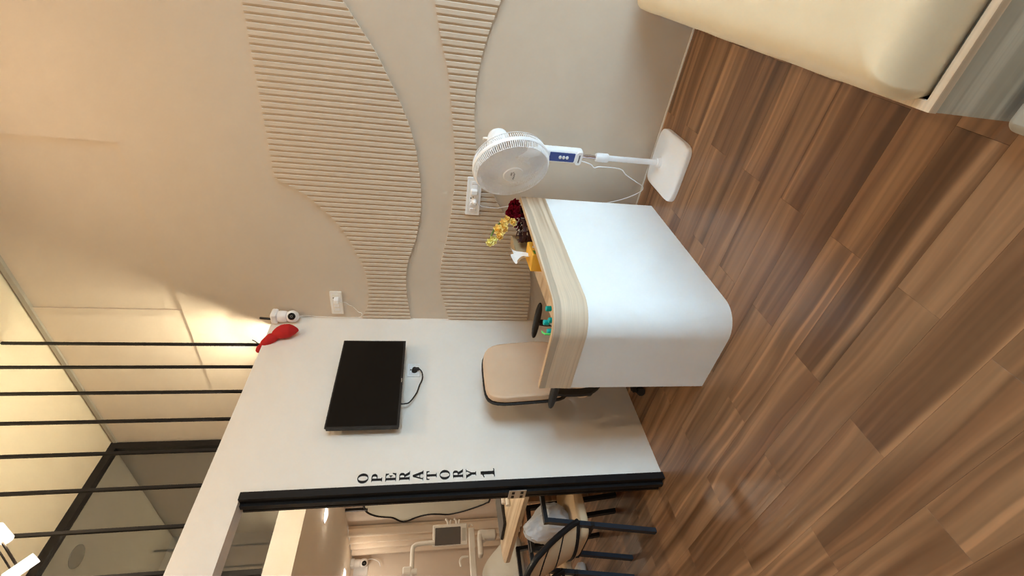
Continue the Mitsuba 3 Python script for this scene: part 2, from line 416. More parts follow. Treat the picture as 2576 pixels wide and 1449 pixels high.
# ------------------------------------------------------------------ reception desk
DX, DY, DR = 1.18, -1.315, 0.14
def desk_path(o, xl=0.715, yr=-0.20):
    """outer line of the shell, moved outwards by o"""
    pts = [(DX + o, yr)]
    a = np.linspace(0, -np.pi / 2, 22)
    pts += [(DX - DR + (DR + o) * math.cos(t), DY + DR + (DR + o) * math.sin(t)) for t in a]
    pts += [(xl, DY - o)]
    return pts
def shell(o0, o1, z0, z1):
    poly = Polygon(desk_path(o0) + desk_path(o1)[::-1])
    return move(trimesh.creation.extrude_polygon(poly, z1 - z0), 0, 0, z0)
k = thing('reception_desk', 'white reception desk with rounded corner and pale wood top band', 'desk')
part(k, 'front_panel', shell(0, -.036, 0.0, 0.7145), 'mat_white_laminate', smooth=20, label='glossy white curved front panel')
part(k, 'wood_band', shell(0.003, -.02, 0.7155, 0.872), 'mat_wood_light', smooth=20, label='pale wood band along the top')
part(k, 'band_edge', shell(0.0035, -.0205, 0.8722, 0.875), 'mat_tan_light', smooth=20, label='tan edging along the band')
wt = Polygon([(DX - .036, -.235), (DX - .036, DY + .17), (DX - .08, DY + .08), (DX - .16, DY + .037), (.93, DY + .037), (.83, -1.03), (.804, -.89), (.758, -.46), (.74, -.235)])
part(k, 'worktop', move(trimesh.creation.extrude_polygon(wt, .025), 0, 0, .72), 'mat_wood_flat', smooth=False)
part(k, 'side_panel', box(.74, DX - .037, -.234, -.201, 0, .745), 'mat_white_laminate', smooth=False)

# ------------------------------------------------------------------ office chair behind the desk
def arm(k, y, sgn):
    g = part(k, 'armrest', move(superell((.27, .055, .045), 3.0, 14), .44, y, .715), 'mat_black_plastic')
    return g
ang = 0.0
k = thing('office_chair', 'tan padded office chair with black shell behind the reception desk', 'chair')
bk = superell((.075, .455, .50), 5.0, 30)
v = np.array(bk.vertices)
v[:, 1] *= 1 - 0.10 * np.clip((v[:, 2]) / .25, 0, 1) ** 2 * 0 - 0.03 * v[:, 2]
v[:, 0] += 0.55 * v[:, 1] ** 2 * 1.2 - 0.10 * v[:, 2]
bk.vertices = v
part(k, 'backrest', move(bk, .262, -.815, .805), 'mat_tan')
sh = superell((.03, .468, .515), 5.0, 30); v = np.array(sh.vertices)
v[:, 1] *= 1 - 0.03 * v[:, 2]
v[:, 0] += 0.66 * v[:, 1] ** 2 - 0.10 * v[:, 2]; sh.vertices = v
part(k, 'back_shell', move(sh, .226, -.815, .803), 'mat_black_plastic')
st = superell((.48, .48, .09), 4.5, 26)
part(k, 'seat', move(st, .46, -.80, .47), 'mat_tan')
part(k, 'seat_shell', move(superell((.45, .46, .035), 5, 18), .455, -.80, .425), 'mat_black_plastic')
part(k, 'back_bracket', tube([(.24, -.80, .72), (.215, -.80, .58), (.235, -.80, .45), (.33, -.80, .425)], .022, 8, 6), 'mat_black_plastic')
for sy in (-1, 1):
    yy = -.815 + sy * .295
    g = part(k, 'armrest', move(superell((.30, .06, .04), 2.6, 16), .45, yy, .70), 'mat_black_plastic')
    part(g, 'bracket', sweep(spline([(.44, yy, .70), (.43, yy, .62), (.44, yy, .50), (.46, yy - sy * .05, .43), (.47, yy - sy * .12, .425)], 6), [(-.022, -.009), (.022, -.009), (.022, .009), (-.022, .009)]), 'mat_black_plastic')
part(k, 'gas_column', cat_([cyl((.42, -.80, .10), (.42, -.80, .28), .03), cyl((.42, -.80, .28), (.42, -.80, .42), .016)]), 'mat_black_plastic')
b = part(k, 'base', cat_([cyl((.42, -.80, .075), (.42, -.80, .13), .042)]), 'mat_black_plastic')
for i in range(5):
    a = math.radians(205 + 72 * i); c, s = math.cos(a), math.sin(a)
    part(b, 'spoke', sweep(spline([(.42 + .03 * c, -.80 + .03 * s, .105), (.42 + .16 * c, -.80 + .16 * s, .098), (.42 + .25 * c, -.80 + .25 * s, .068)], 5), [(-.02, -.014), (.02, -.014), (.014, .014), (-.014, .014)]), 'mat_black_plastic')
    px, py = .42 + .25 * c, -.80 + .25 * s
    cs = part(k, 'caster', cat_([cyl((px - .013 * s - .011 * s, py + .024 * c, .027), (px - .006 * s, py + .006 * c, .027), .027, 20), cyl((px + .006 * s, py - .006 * c, .027), (px + .024 * s, py - .024 * c, .027), .027, 20), cyl((px, py, .03), (px, py, .07), .009, 10)]), 'mat_black_plastic')

# ------------------------------------------------------------------ pedestal fan
k = thing('pedestal_fan', 'white pedestal fan with square base and blue control panel by the back wall', 'fan')
BX, BY = 1.475, -.215
bs = superell((.345, .385, .07), 7.0, 36); v = np.array(bs.vertices); v[:, 2] = np.where(v[:, 2] < 0, 0, v[:, 2] * 1.1 + 0.012 * np.exp(-(v[:, 0] ** 2 + v[:, 1] ** 2) / .004) * (v[:, 2] > 0.02)); bs.vertices = v
part(k, 'base', move(bs, BX + .005, BY - .035, 0.002), 'mat_white_plastic', smooth=50)
part(k, 'base_collar', lathe([(0, .03), (.045, .03), (.043, .043), (.03, .052), (.026, .075), (0, .075)], 32, (BX, BY, 0)), 'mat_white_plastic')
part(k, 'pole', cyl((BX, BY, .04), (BX, BY, .40), .0165), 'mat_white_plastic')
part(k, 'height_knob', lathe([(0, .385), (.022, .385), (.026, .392), (.026, .445), (.023, .462), (.013, .465), (0, .465)], 30, (BX, BY, 0)), 'mat_white_plastic')
part(k, 'inner_pole', cyl((BX, BY, .45), (BX, BY, .60), .010), 'mat_chrome', label='chrome telescopic tube')
nrm = np.array([-.44, -.885, -.153]); nrm /= np.linalg.norm(nrm)
nh = np.array([math.cos(math.radians(-101)), math.sin(math.radians(-101)), 0])
side = np.cross(nh, [0, 0, 1.0]); side = np.array([-nh[1], nh[0], 0])      # to the fan's own left
cb = rbox((.082, .060, .27), .018, 5)
cbm = frame_to(cb, (BX, BY, .685), side, nh, (0, 0, 1))
bxk = part(k, 'control_box', cbm, 'mat_white_plastic', smooth=50)
pan = trimesh.creation.extrude_polygon(rrect(.056, .15, .004), .003)
up_ = np.array([0, 0, 1.0])
sx = np.cross(up_, nh)
part(bxk, 'control_panel', frame_to(pan, np.array([BX, BY, .675]) + nh * .029, sx, up_, nh), 'mat_blue', smooth=20, label='blue control panel')
for i in range(3):
    bt = lathe([(0, 0), (.0105, 0), (.0105, .004), (.008, .006), (0, .006)], 20)
    bt.apply_scale([1.0, .85, 1])
    part(bxk, 'button', frame_to(bt, np.array([BX, BY, .645 + .021 * i]) + nh * .0318, sx, up_, nh), 'mat_white_plastic')
foot = trimesh.creation.extrude_polygon(rrect(.083, .036, .016), .012)
part(bxk, 'badge', frame_to(foot, np.array([BX, BY, .574]) + nh * .0255, sx, up_, nh), 'mat_white_plastic', smooth=30)
part(bxk, 'badge_mark', frame_to(trimesh.creation.extrude_polygon(rrect(.05, .008, .002), .001), np.array([BX, BY, .574]) + nh * .0376, sx, up_, nh), 'mat_grey_print', smooth=False, label='small grey badge print')
# head: drawn round +z, turned to face nrm
HC = np.array([1.408, -.287, .973])
ez = nrm; ex = np.cross([0, 0, 1.0], ez); ex /= np.linalg.norm(ex); ey = np.cross(ez, ex)
H = lambda m: frame_to(m, HC, ex, ey, ez)
R = .2165
ring = lathe([(R - .004, -.012), (R + .003, -.012), (R + .006, -.006), (R + .006, .006), (R + .003, .012), (R - .004, .012), (R - .004, -.012)], 72)
part(k, 'rim_band', H(ring), 'mat_white_plastic', smooth=40)
def wires(z_of_r, r0, r1, n, swirl, w):
    out = []
    rr = np.linspace(r0, r1, 9)
    for i in range(n):
        a0 = 2 * np.pi * i / n
        a = a0 + swirl * (1 - (rr - r0) / (r1 - r0))
        out.append(sweep(np.stack([rr * np.cos(a), rr * np.sin(a), z_of_r(rr)], 1), circ(w, 4)))
    return cat_(out)
FZ, RI = .046, R - .012
fz = lambda r: FZ + .014 * (1 - (r / RI) ** 2)
rz = lambda r: -.040 - .045 * np.sqrt(np.clip(1 - (r / R) ** 2.5, 0, 1))
def hoop(r, z, w):
    a = np.arange(72) * 2 * np.pi / 72
    return sweep(np.stack([r * np.cos(a), r * np.sin(a), a * 0 + z], 1), circ(w, 5), closed=True)
def slats(r0, z0, r1, z1, n, w):
    out = []
    for i in range(n):
        a = 2 * np.pi * i / n
        c, s_ = math.cos(a), math.sin(a)
        out.append(sweep(np.array([(r0 * c, r0 * s_, z0), ((r0 + r1) / 2 * c * 1.012, (r0 + r1) / 2 * s_ * 1.012, (z0 + z1) / 2), (r1 * c, r1 * s_, z1)]), circ(w, 5)))
    return cat_(out)
fg = part(k, 'front_grille', H(cat_([wires(fz, .056, RI, 230, 1.0, .00085)] + [hoop(r, float(fz(r)), .0016) for r in (.105, RI)])), 'mat_grille')
part(fg, 'rim_slats', H(slats(R, .010, RI, FZ, 118, .0023)), 'mat_grille', label='row of short white slats round the rim'); tag(fg + '__rim_slats', kind='stuff')
rg = part(k, 'rear_grille', H(cat_([wires(rz, .07, R - .006, 100, 0, .0012)] + [hoop(r, float(rz(r)), .0018) for r in (.075, .15, R - .006)])), 'mat_grille')
part(rg, 'rim_slats', H(slats(R, -.010, R - .006, -.042, 118, .0021)), 'mat_grille'); tag(rg + '__rim_slats', kind='stuff')
cp = part(k, 'hub_cap', H(lathe([(0, .054), (.056, .054), (.059, .059), (.055, .065), (.03, .0675), (0, .068)], 48)), 'mat_white_plastic')
mk = cat_([tube([(-.034, -.006, .0675), (-.026, .002, .068), (-.02, -.007, .068), (-.012, 0, .0685), (-.006, -.007, .0685), (.004, 0, .0685), (.012, -.006, .0685), (.022, .004, .068), (.03, .002, .0675)], .0016, 6, 4), tube([(.0, .012, .0685), (.026, .012, .068)], .0012, 6), tube([(.002, .017, .0685), (.024, .017, .068)], .0012, 6)])
part(cp, 'badge_print', H(mk), 'mat_grey_print', label='dark script badge on the hub cap')
for i in range(3):
    bl = []
    rr = np.linspace(.035, .195, 10); n1 = 10
    V, F = [], []
    for a_, r in enumerate(rr):
        u = (r - .035) / .16
        wdt = math.radians(34 + 22 * math.sin(np.pi * min(u * .9 + .1, 1)) )
        for b_ in range(n1):
            t = b_ / (n1 - 1)
            an = 2 * np.pi * i / 3 + (t - .5) * 2 * wdt + .35 * u
            V.append((r * math.cos(an), r * math.sin(an), -.012 + (t - .5) * .045))
    for a_ in range(9):
        for b_ in range(n1 - 1):
            q = a_ * n1 + b_
            F += [[q, q + 1, q + n1 + 1], [q, q + n1 + 1, q + n1]]
    part(k, 'blade', H(trimesh.Trimesh(np.array(V), np.array(F), process=False)), 'mat_blade', smooth=True)
part(k, 'blade_hub', H(lathe([(0, -.035), (.042, -.035), (.042, .01), (.03, .03), (0, .035)], 30)), 'mat_blade')
HM = lambda m: move(H(m), *(np.array([0.012, 0.0, .040]) - nrm * .015))
mh = part(k, 'motor_housing', HM(lathe([(0, -.225), (.03, -.22), (.055, -.198), (.067, -.165), (.069, -.12), (.071, -.09), (.073, -.06), (0, -.06)], 40)), 'mat_white_plastic')
part(mh, 'oscillation_knob', HM(cyl((0, .055, -.175), (0, .088, -.175), .009, 16)), 'mat_cream_plastic')
nk = HC - nrm * .12
part(k, 'neck', tube([(BX, BY, .80), (BX - .004, BY + .004, .86), nk + np.array([0, 0, -.03])], .030, 16, 5), 'mat_white_plastic')
part(k, 'power_cord', tube([(1.44, -.215, .57), (1.42, -.15, .52), (1.385, -.10, .44), (1.365, -.1, .41), (1.374, -.1, .374), (1.371, -.1, .24), (1.335, -.1, .189), (1.295, -.1, .11), (1.263, -.1, .05), (1.226, -.1, .058), (1.17, -.1, .153), (1.126, -.1, .281), (1.10, -.09, .39), (1.06, -.05, .60), (1.03, -.012, .80), (1.017, -.018, .915), (1.004, -.022, .98), (1.012, -.03, 1.074), (1.03, -.045, 1.105), (1.052, -.055, 1.12)], .0035, 6, 6), 'mat_white_plastic', label='thin white cord')

# ------------------------------------------------------------------ wall sockets
def plate(k, w, h, o, wallfn, mat='mat_cream_plastic', d=.014):
    return part(k, 'plate', wallfn(move(extrude(rrect(w, h, .006), d), 0, 0, 0), *o), mat, smooth=30)
k = thing('wall_socket', 'long white switchboard low on the ribbed wall behind the fan', 'wall socket')
bw = lambda m, x, z: on_back_wall(m, x, z, -.0165)
p = plate(k, .262, .092, (1.078, 1.143), bw, 'mat_white_plastic')
part(p, 'rim', bw(move(extrude(rrect(.236, .066, .004).difference(rrect(.228, .058, .003)), .002), 0, 0, .0135), 1.078, 1.143), 'mat_cream_plastic', smooth=False)
for dx in (-.09, -.05, .075, .10):
    part(k, 'switch', bw(rot(move(box(-.010, .010, -.019, .019, 0, .008, .002), 0, 0, .013), .10, [1, 0, 0]), 1.078 + dx, 1.143), 'mat_white_plastic', smooth=30)
for dx in (-.01, .045):
    part(k, 'socket_hole', bw(move(cat_([trimesh.creation.cylinder(.004, .002, sections=12), move(trimesh.creation.cylinder(.003, .002, sections=12), -.008, -.014, 0), move(trimesh.creation.cylinder(.003, .002, sections=12), .008, -.014, 0)]), 0, .016, .0145), 1.078 + dx, 1.143), 'mat_black_plastic', smooth=False)
single('fan_plug', bw(cat_([move(lathe([(0, 0), (.02, 0), (.02, .012), (.013, .03), (.007, .042), (0, .042)], 24), 0, 0, .014)]), 1.052, 1.135), 'mat_white_plastic', 'white round plug with thin cord in the long switchboard by the fan', 'plug')
single('fan_adapter', bw(cat_([move(rbox((.036, .044, .034), .008, 4), 0, 0, .031)]), 1.12, 1.143), 'mat_white_plastic', 'white square adapter in the long switchboard, next to the fan rim', 'plug')

k = thing('wall_socket', 'white socket plate high on the back wall near the corner camera', 'wall socket')
bw = lambda m, x, z: on_back_wall(m, x, z, 0.0)
p = plate(k, .205, .084, (.145, 2.073), bw, 'mat_cream_plastic')
part(p, 'rim', bw(move(extrude(rrect(.18, .06, .004).difference(rrect(.173, .053, .003)), .002), 0, 0, .0135), .145, 2.073), 'mat_white_plastic', smooth=False)
for dx in (-.055, -.02):
    part(k, 'switch', bw(rot(move(box(-.012, .012, -.018, .018, 0, .007, .002), 0, 0, .013), .10, [1, 0, 0]), .145 + dx, 2.073), 'mat_white_plastic', smooth=30)
part(k, 'socket_hole', bw(move(cat_([trimesh.creation.cylinder(.004, .002, sections=12), move(trimesh.creation.cylinder(.0035, .002, sections=12), -.01, -.018, 0)]), .05, .018, .0145), .145, 2.073), 'mat_black_plastic', smooth=False)
single('usb_adapter', bw(move(rbox((.038, .036, .045), .009, 4), 0, 0, .036), .19, 2.066), 'mat_white_plastic', 'small white usb adapter plugged into the socket near the corner camera', 'plug')

k = thing('wall_socket', 'square white socket plate under the television', 'wall socket')
lw = lambda m, y, z: on_left_wall(m, y, z, 0.0)
p = plate(k, .112, .082, (-.549, 1.495), lw, 'mat_white_plastic', .012)
part(p, 'rim', lw(move(extrude(rrect(.094, .062, .004).difference(rrect(.087, .055, .003)), .002), 0, 0, .0115), -.549, 1.495), 'mat_cream_plastic', smooth=False)
part(k, 'socket_hole', lw(move(trimesh.creation.cylinder(.005, .002, sections=12), .0, .02, .0125), -.549, 1.495), 'mat_black_plastic', smooth=False)

# ------------------------------------------------------------------ television
k = thing('television', 'flat black television mounted on the white partition wall', 'television')
tv0, tv1, tz0, tz1 = -1.06, -.348, 1.558, 1.972
part(k, 'body', cat_([box(.052, .086, tv0 + .004, tv1 - .004, tz0 + .004, tz1 - .004, .004), box(.036, .054, tv0 + .12, tv1 - .12, tz0 + .02, tz0 + .27, .006)]), 'mat_black_plastic', smooth=False)
fr = sbox(tv0, tz0, tv1, tz1).difference(sbox(tv0 + .008, tz0 + .014, tv1 - .008, tz1 - .008))
part(k, 'bezel', on_left_wall(move(trimesh.creation.extrude_polygon(fr, .0095), 0, 0, 0), 0, 0, .08), 'mat_black_plastic', smooth=False)
part(k, 'screen', box(.084, .0885, tv0 + .008, tv1 - .008, tz0 + .014, tz1 - .008), 'mat_screen', smooth=False)
part(k, 'wall_bracket', cat_([box(0, .008, -.86, -.55, 1.68, 1.86), box(.006, .04, -.83, -.79, 1.66, 1.88), box(.006, .04, -.62, -.58, 1.66, 1.88)]), 'mat_black_metal', smooth=False)
part(k, 'logo', box(.0894, .0902, -.725, -.692, tz0 + .004, tz0 + .010), 'mat_steel', smooth=False, label='tiny silver logo under the screen')
part(k, 'power_cord', tube([(.045, -.86, tz0 + .03), (.045, -.862, 1.54), (.035, -.84, 1.508), (.02, -.76, 1.47), (.018, -.69, 1.452), (.018, -.635, 1.435), (.022, -.585, 1.438), (.035, -.565, 1.455), (.04, -.562, 1.475)], .0042, 8, 8), 'mat_black_plastic')
part(k, 'plug', on_left_wall(move(cat_([lathe([(0, 0), (.018, 0), (.018, .012), (.012, .03), (0, .032)], 20), rbox((.02, .04, .02), .007, 3, (0, -.012, .022))]), 0, 0, .012), -.56, 1.49), 'mat_black_plastic', label='black plug')

# ------------------------------------------------------------------ letters OPERATORY 1: bold serif capitals, one part each
def glyph(ch):
    """polygon, cap height 1, centred on x = 0, from z = 0 to 1"""
    B = sbox
    def serif(x, z, w, up):
        h = .045
        return unary_union([B(x - w / 2, z - (h if not up else 0), x + w / 2, z + (0 if not up else h)),
                            Polygon([(x - w * .36, z + (h if up else -h)), (x + w * .36, z + (h if up else -h)), (x + w * .24, z + (.09 if up else -.09)), (x - w * .24, z + (.09 if up else -.09))])])
    if ch == 'O':
        o = affinity.scale(Point(0, .5).buffer(.5, quad_segs=24), 1.0, 1.02)
        i = affinity.rotate(affinity.scale(Point(0, .5).buffer(.46, quad_segs=24), .58, 1.0), 0)
        return o.difference(i)
    if ch in 'PR':
        st = B(-.30, 0, -.10, 1)
        bowl = unary_union([B(-.2, .46, .12, 1), affinity.scale(Point(.12, .73).buffer(.27, quad_segs=16), 1.0, 1.0)])
        inn = unary_union([B(-.10, .52, .08, .945), affinity.scale(Point(.06, .7325).buffer(.2125, quad_segs=16), .55, 1.0)])
        g = unary_union([bowl.difference(inn), st, serif(-.2, 0, .40, True), B(-.40, .955, -.1, 1.0)])
        if ch == 'R':
            leg = Polygon([(-.04, .50), (.18, .50), (.46, .045), (.54, .045), (.54, 0), (.25, 0), (.20, .06)])
            return unary_union([g, leg])
        return g
    if ch == 'E':
        st = B(-.30, 0, -.10, 1)
        g = [st, B(-.42, 0, .40, .05), B(-.42, .95, .36, 1.0), B(-.1, .475, .14, .53), Polygon([(.06, .53), (.16, .66), (.16, .34), (.06, .475)])]
        g += [Polygon([(.08, .95), (.36, 1.0), (.36, .70), (.31, .70), (.24, .88)]), Polygon([(.10, .05), (.36, 0), (.43, .34), (.38, .34), (.27, .14)])]
        return unary_union(g)
    if ch == 'A':
        g = Polygon([(-.06, 1.02), (.10, 1.02), (.46, .05), (.24, .05), (-.02, .76), (-.29, .05), (-.37, .05)])
        return unary_union([g, B(-.20, .31, .18, .37), B(-.48, 0, -.16, .05), B(.12, 0, .55, .05)])
    if ch == 'T':
        return unary_union([B(-.10, 0, .10, 1), B(-.44, .95, .44, 1), serif(0, 0, .42, True), Polygon([(-.44, 1), (-.20, .95), (-.36, .88), (-.40, .70), (-.45, .70)]), Polygon([(.44, 1), (.20, .95), (.36, .88), (.40, .70), (.45, .70)])])
    if ch == 'Y':
        g = [Polygon([(-.42, .96), (-.18, .96), (.05, .52), (.10, .40), (-.10, .40)]), Polygon([(.28, .96), (.36, .96), (.10, .45), (.03, .47)]), B(-.10, 0, .10, .45), serif(0, 0, .42, True), B(-.50, .95, -.08, 1), B(.16, .95, .50, 1)]
        return unary_union(g)
    if ch == '1':
        return unary_union([B(-.10, .03, .12, 1.0), Polygon([(.12, 1.0), (-.34, .80), (-.34, .76), (-.14, .80), (-.10, .74)]), B(-.30, 0, .33, .05), Polygon([(-.16, .05), (.18, .05), (.12, .12), (-.10, .12)])])
k = thing('operatory_sign', 'black serif wall letters reading OPERATORY 1, stacked upright beside the door jamb', 'wall lettering')
zc = [1.733 - .0733 * i for i in range(9)] + [1.052]
for i, (ch, z) in enumerate(zip('OPERATORY1', zc)):
    s = .056 if ch != '1' else .078
    g = affinity.scale(glyph(ch).buffer(0), s, s, origin=(0, 0))
    part(k, 'letter', on_left_wall(extrude(g, .004), -1.325, z - s / 2, 0.0), 'mat_letter', smooth=False)

# ------------------------------------------------------------------ corner camera, red bundle, thin cables
def wall_camera(k, o, look, s=1.0, tilt=.35):
    """bracket, body and ball head hanging down from o"""
    o = np.array(o)
    part(k, 'bracket', move(rbox((.085 * s, .085 * s, .045 * s), .014 * s, 4), *(o + [0, 0, .0])), 'mat_white_plastic', smooth=50)
    part(k, 'neck', lathe([(0, -.085 * s), (.036 * s, -.082 * s), (.041 * s, -.07 * s), (.041 * s, -.03 * s), (.037 * s, -.022 * s), (0, -.02 * s)], 32, o), 'mat_white_plastic')
    hc = o + [0, 0, -.118 * s]
    hd = part(k, 'head', sphere(hc, .044 * s, (1, 1, 1.06)), 'mat_white_plastic', smooth=True)
    d = np.array(look) / np.linalg.norm(look)
    e1 = np.cross([0, 0, 1], d); e1 /= np.linalg.norm(e1)
    e2 = np.cross(d, e1)
    part(hd, 'lens_ring', frame_to(lathe([(0, .036 * s), (.025 * s, .0365 * s), (.025 * s, .041 * s), (.015 * s, .0455 * s), (.012 * s, .0445 * s), (0, .0445 * s)], 28), hc, e1, e2, d), 'mat_screen', label='round black lens face')
    part(hd, 'lens', frame_to(lathe([(.006 * s, .0448 * s), (.008 * s, .0448 * s), (.008 * s, .0468 * s), (.006 * s, .0468 * s), (.006 * s, .0448 * s)], 20), hc, e1, e2, d), 'mat_steel')
k = thing('security_camera', 'white corner camera with black round lens above the partition beside a red bundle', 'camera')
wall_camera(k, (.052, -.062, 2.495), (.66, -.74, -.10), 1.0)
part(k, 'antenna', cyl((.03, -.07, 2.515), (.03, -.06, 2.60), .008, 12), 'mat_black_plastic', label='short black stub')
part(k, 'cable', tube([(.03, -.04, 2.36), (.02, -.012, 2.31), (.012, -.011, 2.22), (.012, -.016, 2.05), (.010, -.014, 1.96), (.010, -.014, 1.93), (.03, -.022, 1.905), (.06, -.02, 1.90), (.066, -.012, 1.925), (.11, -.012, 1.955), (.126, -.02, 1.962), (.132, -.015, 1.985), (.16, -.02, 2.01), (.18, -.045, 2.045)], .0022, 6, 6), 'mat_cream_plastic', label='thin white cable')
k = thing('red_bundle', 'red cloth bundle tied to the black bar nearest the corner', 'cloth bundle')
def cloth(pts, rad, seed, amp=.006, mat='mat_red_cloth', nm='bundle'):
    p = spline(pts, 8); s = np.interp(np.linspace(0, 1, len(p)), np.linspace(0, 1, len(rad)), rad)
    m = sweep(p, circ(1.0, 24), s)
    v = np.array(m.vertices)
    n = np.array(m.vertex_normals)
    import meshkit
    v += n * ((meshkit.fbm(v * 45, 3, seed) - .5) * amp)[:, None]
    m.vertices = v
    return m
part(k, 'pouch', cloth([(.045, -.205, 2.305), (.05, -.208, 2.32), (.052, -.212, 2.36), (.048, -.222, 2.405), (.038, -.238, 2.438), (.028, -.25, 2.452)], [.004, .022, .047, .050, .038, .026], 3, .004), 'mat_red_cloth', smooth=True)
part(k, 'knot', cloth([(.034, -.245, 2.44), (.025, -.256, 2.462), (.012, -.27, 2.487), (-.005, -.283, 2.512), (-.02, -.29, 2.53)], [.022, .033, .035, .028, .018], 5, .010), 'mat_red_cloth', smooth=True)
part(k, 'tail', cloth([(-.015, -.285, 2.522), (-.03, -.295, 2.545), (-.04, -.315, 2.55), (-.035, -.33, 2.535)], [.018, .017, .018, .010], 8, .008), 'mat_red_cloth', smooth=True)
part(k, 'string', tube([(-.04, -.262, 2.55), (-.036, -.25, 2.575), (-.03, -.24, 2.59), (-.02, -.235, 2.61)], .003, 6, 5), 'mat_black_plastic')

# ------------------------------------------------------------------ on the desk: flowers, boxes, bottles
WZ = .745
k = thing('flower_basket', 'dark red flowers with an arching yellow stem in a brown basket on the desk', 'flower arrangement')
# woven basket, leaning weave of slats
bpos = np.array([1.055, -.40, WZ])
bt = []
for i in range(5):
    z0 = .012 + .028 * i
    a = np.arange(25) * 2 * np.pi / 24
    rr = .052 + .010 * i / 4 + .003 * np.cos(a * 12 + i * np.pi)
    bt.append(sweep(np.stack([bpos[0] + rr * np.cos(a), bpos[1] + 1.15 * rr * np.sin(a), bpos[2] + z0 + a * 0], 1)[:-1], [(-.002, -.010), (.002, -.010), (.002, .010), (-.002, .010)], closed=True))
bt += [cyl(bpos, bpos + [0, 0, .006], .054, 24)]
for j in range(12):
    a = j * 2 * np.pi / 12
    bt.append(tube([bpos + [.051 * math.cos(a), .058 * math.sin(a), 0], bpos + [.063 * math.cos(a), .072 * math.sin(a), .15]], .0032, 5))
part(k, 'basket', cat_(bt), 'mat_basket', label='dark brown woven basket')
def petal(L, W, cup, curl):
    V, F = [], []
    for i in range(7):
        u = i / 6
        w = W * math.sin(np.pi * min(u * .82 + .14, 1)) ** .8
        for j in range(5):
            t = (j - 2) / 2
            V.append((t * w, L * u, cup * t * t * w + curl * u * u + .10 * W * math.sin(5 * t + 3 * u)))
    for i in range(6):
        for j in range(4):
            q = i * 5 + j
            F += [[q, q + 1, q + 6], [q, q + 6, q + 5]]
    return trimesh.Trimesh(np.array(V), np.array(F), process=False)
def bloom(c, r, n_layers, axis, rg, open_=.9):
    out = []
    d = np.array(axis, float); d /= np.linalg.norm(d)
    e1 = np.cross(d, [.3, .2, .9]); e1 /= np.linalg.norm(e1); e2 = np.cross(d, e1)
    for L in range(n_layers):
        n = 5 + 2 * L
        el = math.radians(80 - 66 * open_ * L / max(n_layers - 1, 1))
        for i in range(n):
            a = 2 * np.pi * (i + .5 * L) / n + rg.uniform(-.2, .2)
            p = petal(r * (.75 + .25 * L / n_layers), r * .42, .5, -r * .18)
            rad = math.cos(a) * e1 + math.sin(a) * e2
            y = math.cos(el) * rad + math.sin(el) * d
            x = np.cross(y, d if abs(y @ d) < .98 else rad); x /= np.linalg.norm(x)
            out.append(frame_to(p, np.array(c), x, y, np.cross(x, y)))
    return cat_(out)
for c, r, ax in [((1.08, -.135, .880), .055, (.3, -.4, .7)), ((1.065, -.20, .900), .058, (.4, -.6, .8)), ((1.085, -.235, .860), .055, (.7, -.6, .4)), ((1.055, -.29, .868), .052, (.4, -.6, .5)), ((1.085, -.30, .84), .045, (.7, -.5, .3)), ((1.03, -.175, .86), .05, (.0, -.5, .8))]:
    part(k, 'red_flower', bloom(c, r, 4, ax, rng), 'mat_petal_red', smooth=True)
st = [(1.055, -.39, .80), (1.03, -.26, .85), (1.035, -.22, .915), (1.038, -.262, .975), (1.04, -.36, 1.03), (1.04, -.45, 1.062), (1.04, -.52, 1.07)]
ys_ = part(k, 'yellow_stem', tube(st, .0055, 8, 8), 'mat_stem', label='arching green stem of yellow blossoms')
for c, r, ax, mt in [((1.06, -.285, .955), .036, (.5, -.3, -.4), 'mat_petal_yellow'), ((1.06, -.335, .985), .042, (.6, -.5, -.5), 'mat_petal_yellow'), ((1.055, -.375, .99), .045, (.5, -.6, -.6), 'mat_petal_yellow'), ((1.06, -.41, 1.025), .042, (.6, -.7, -.3), 'mat_petal_yellow'), ((1.05, -.455, 1.02), .036, (.4, -.8, -.5), 'mat_petal_yellow'), ((1.045, -.50, 1.06), .036, (.2, -.9, -.2), 'mat_petal_pale'), ((1.045, -.525, 1.075), .032, (.2, -1, .2), 'mat_petal_pale'), ((1.07, -.33, .925), .034, (.6, -.5, -.4), 'mat_petal_yellow')]:
    part(ys_, 'blossom', bloom(c, r, 2, ax, rng, .75), mt, smooth=True)
fl = []
for i in range(150):
    d = nrng.normal(size=3); d /= np.linalg.norm(d)
    c = np.array([1.065, -.335, .862]) + d * np.array([.05, .055, .045]) * nrng.uniform(.5, 1) ** .4
    fl.append(sphere(c, .0030, sub=1))
part(k, 'filler_sprigs', cat_(fl), 'mat_filler', label='tiny pale filler buds'); tag(k + '__filler_sprigs', kind='stuff')
lv = []
for i in range(14):
    a = rng.uniform(0, 6.28); 
    p = petal(.09, .014, .2, -.02)
    d = np.array([math.cos(a), math.sin(a), rng.uniform(.2, .8)]); d /= np.linalg.norm(d)
    x = np.cross(d, [0, 0, 1]); x /= np.linalg.norm(x)
    lv.append(frame_to(p, np.array([1.06, -.30, .84]) + d * .02, x, d, np.cross(x, d)))
part(k, 'dark_leaves', cat_(lv), 'mat_basket', smooth=True)
k = thing('carton_box', 'brown kraft cardboard carton behind the flower basket on the desk', 'box')
cbx = rotz(box(-.035, .035, -.10, .10, 0, .163, .002), .06)
part(k, 'carton', move(cbx, .925, -.385, WZ), 'mat_kraft', smooth=False)
part(k, 'lid_flap', move(rotz(box(-.036, .036, -.101, .0, 0, .003), .06), .925, -.385, WZ + .1635), 'mat_kraft', smooth=False)
k = thing('tissue_box', 'yellow tissue box with a white tissue pulled out on the desk', 'tissue box')
R_ = lambda m: move(rotz(m, .12), 1.05, -.665, WZ)
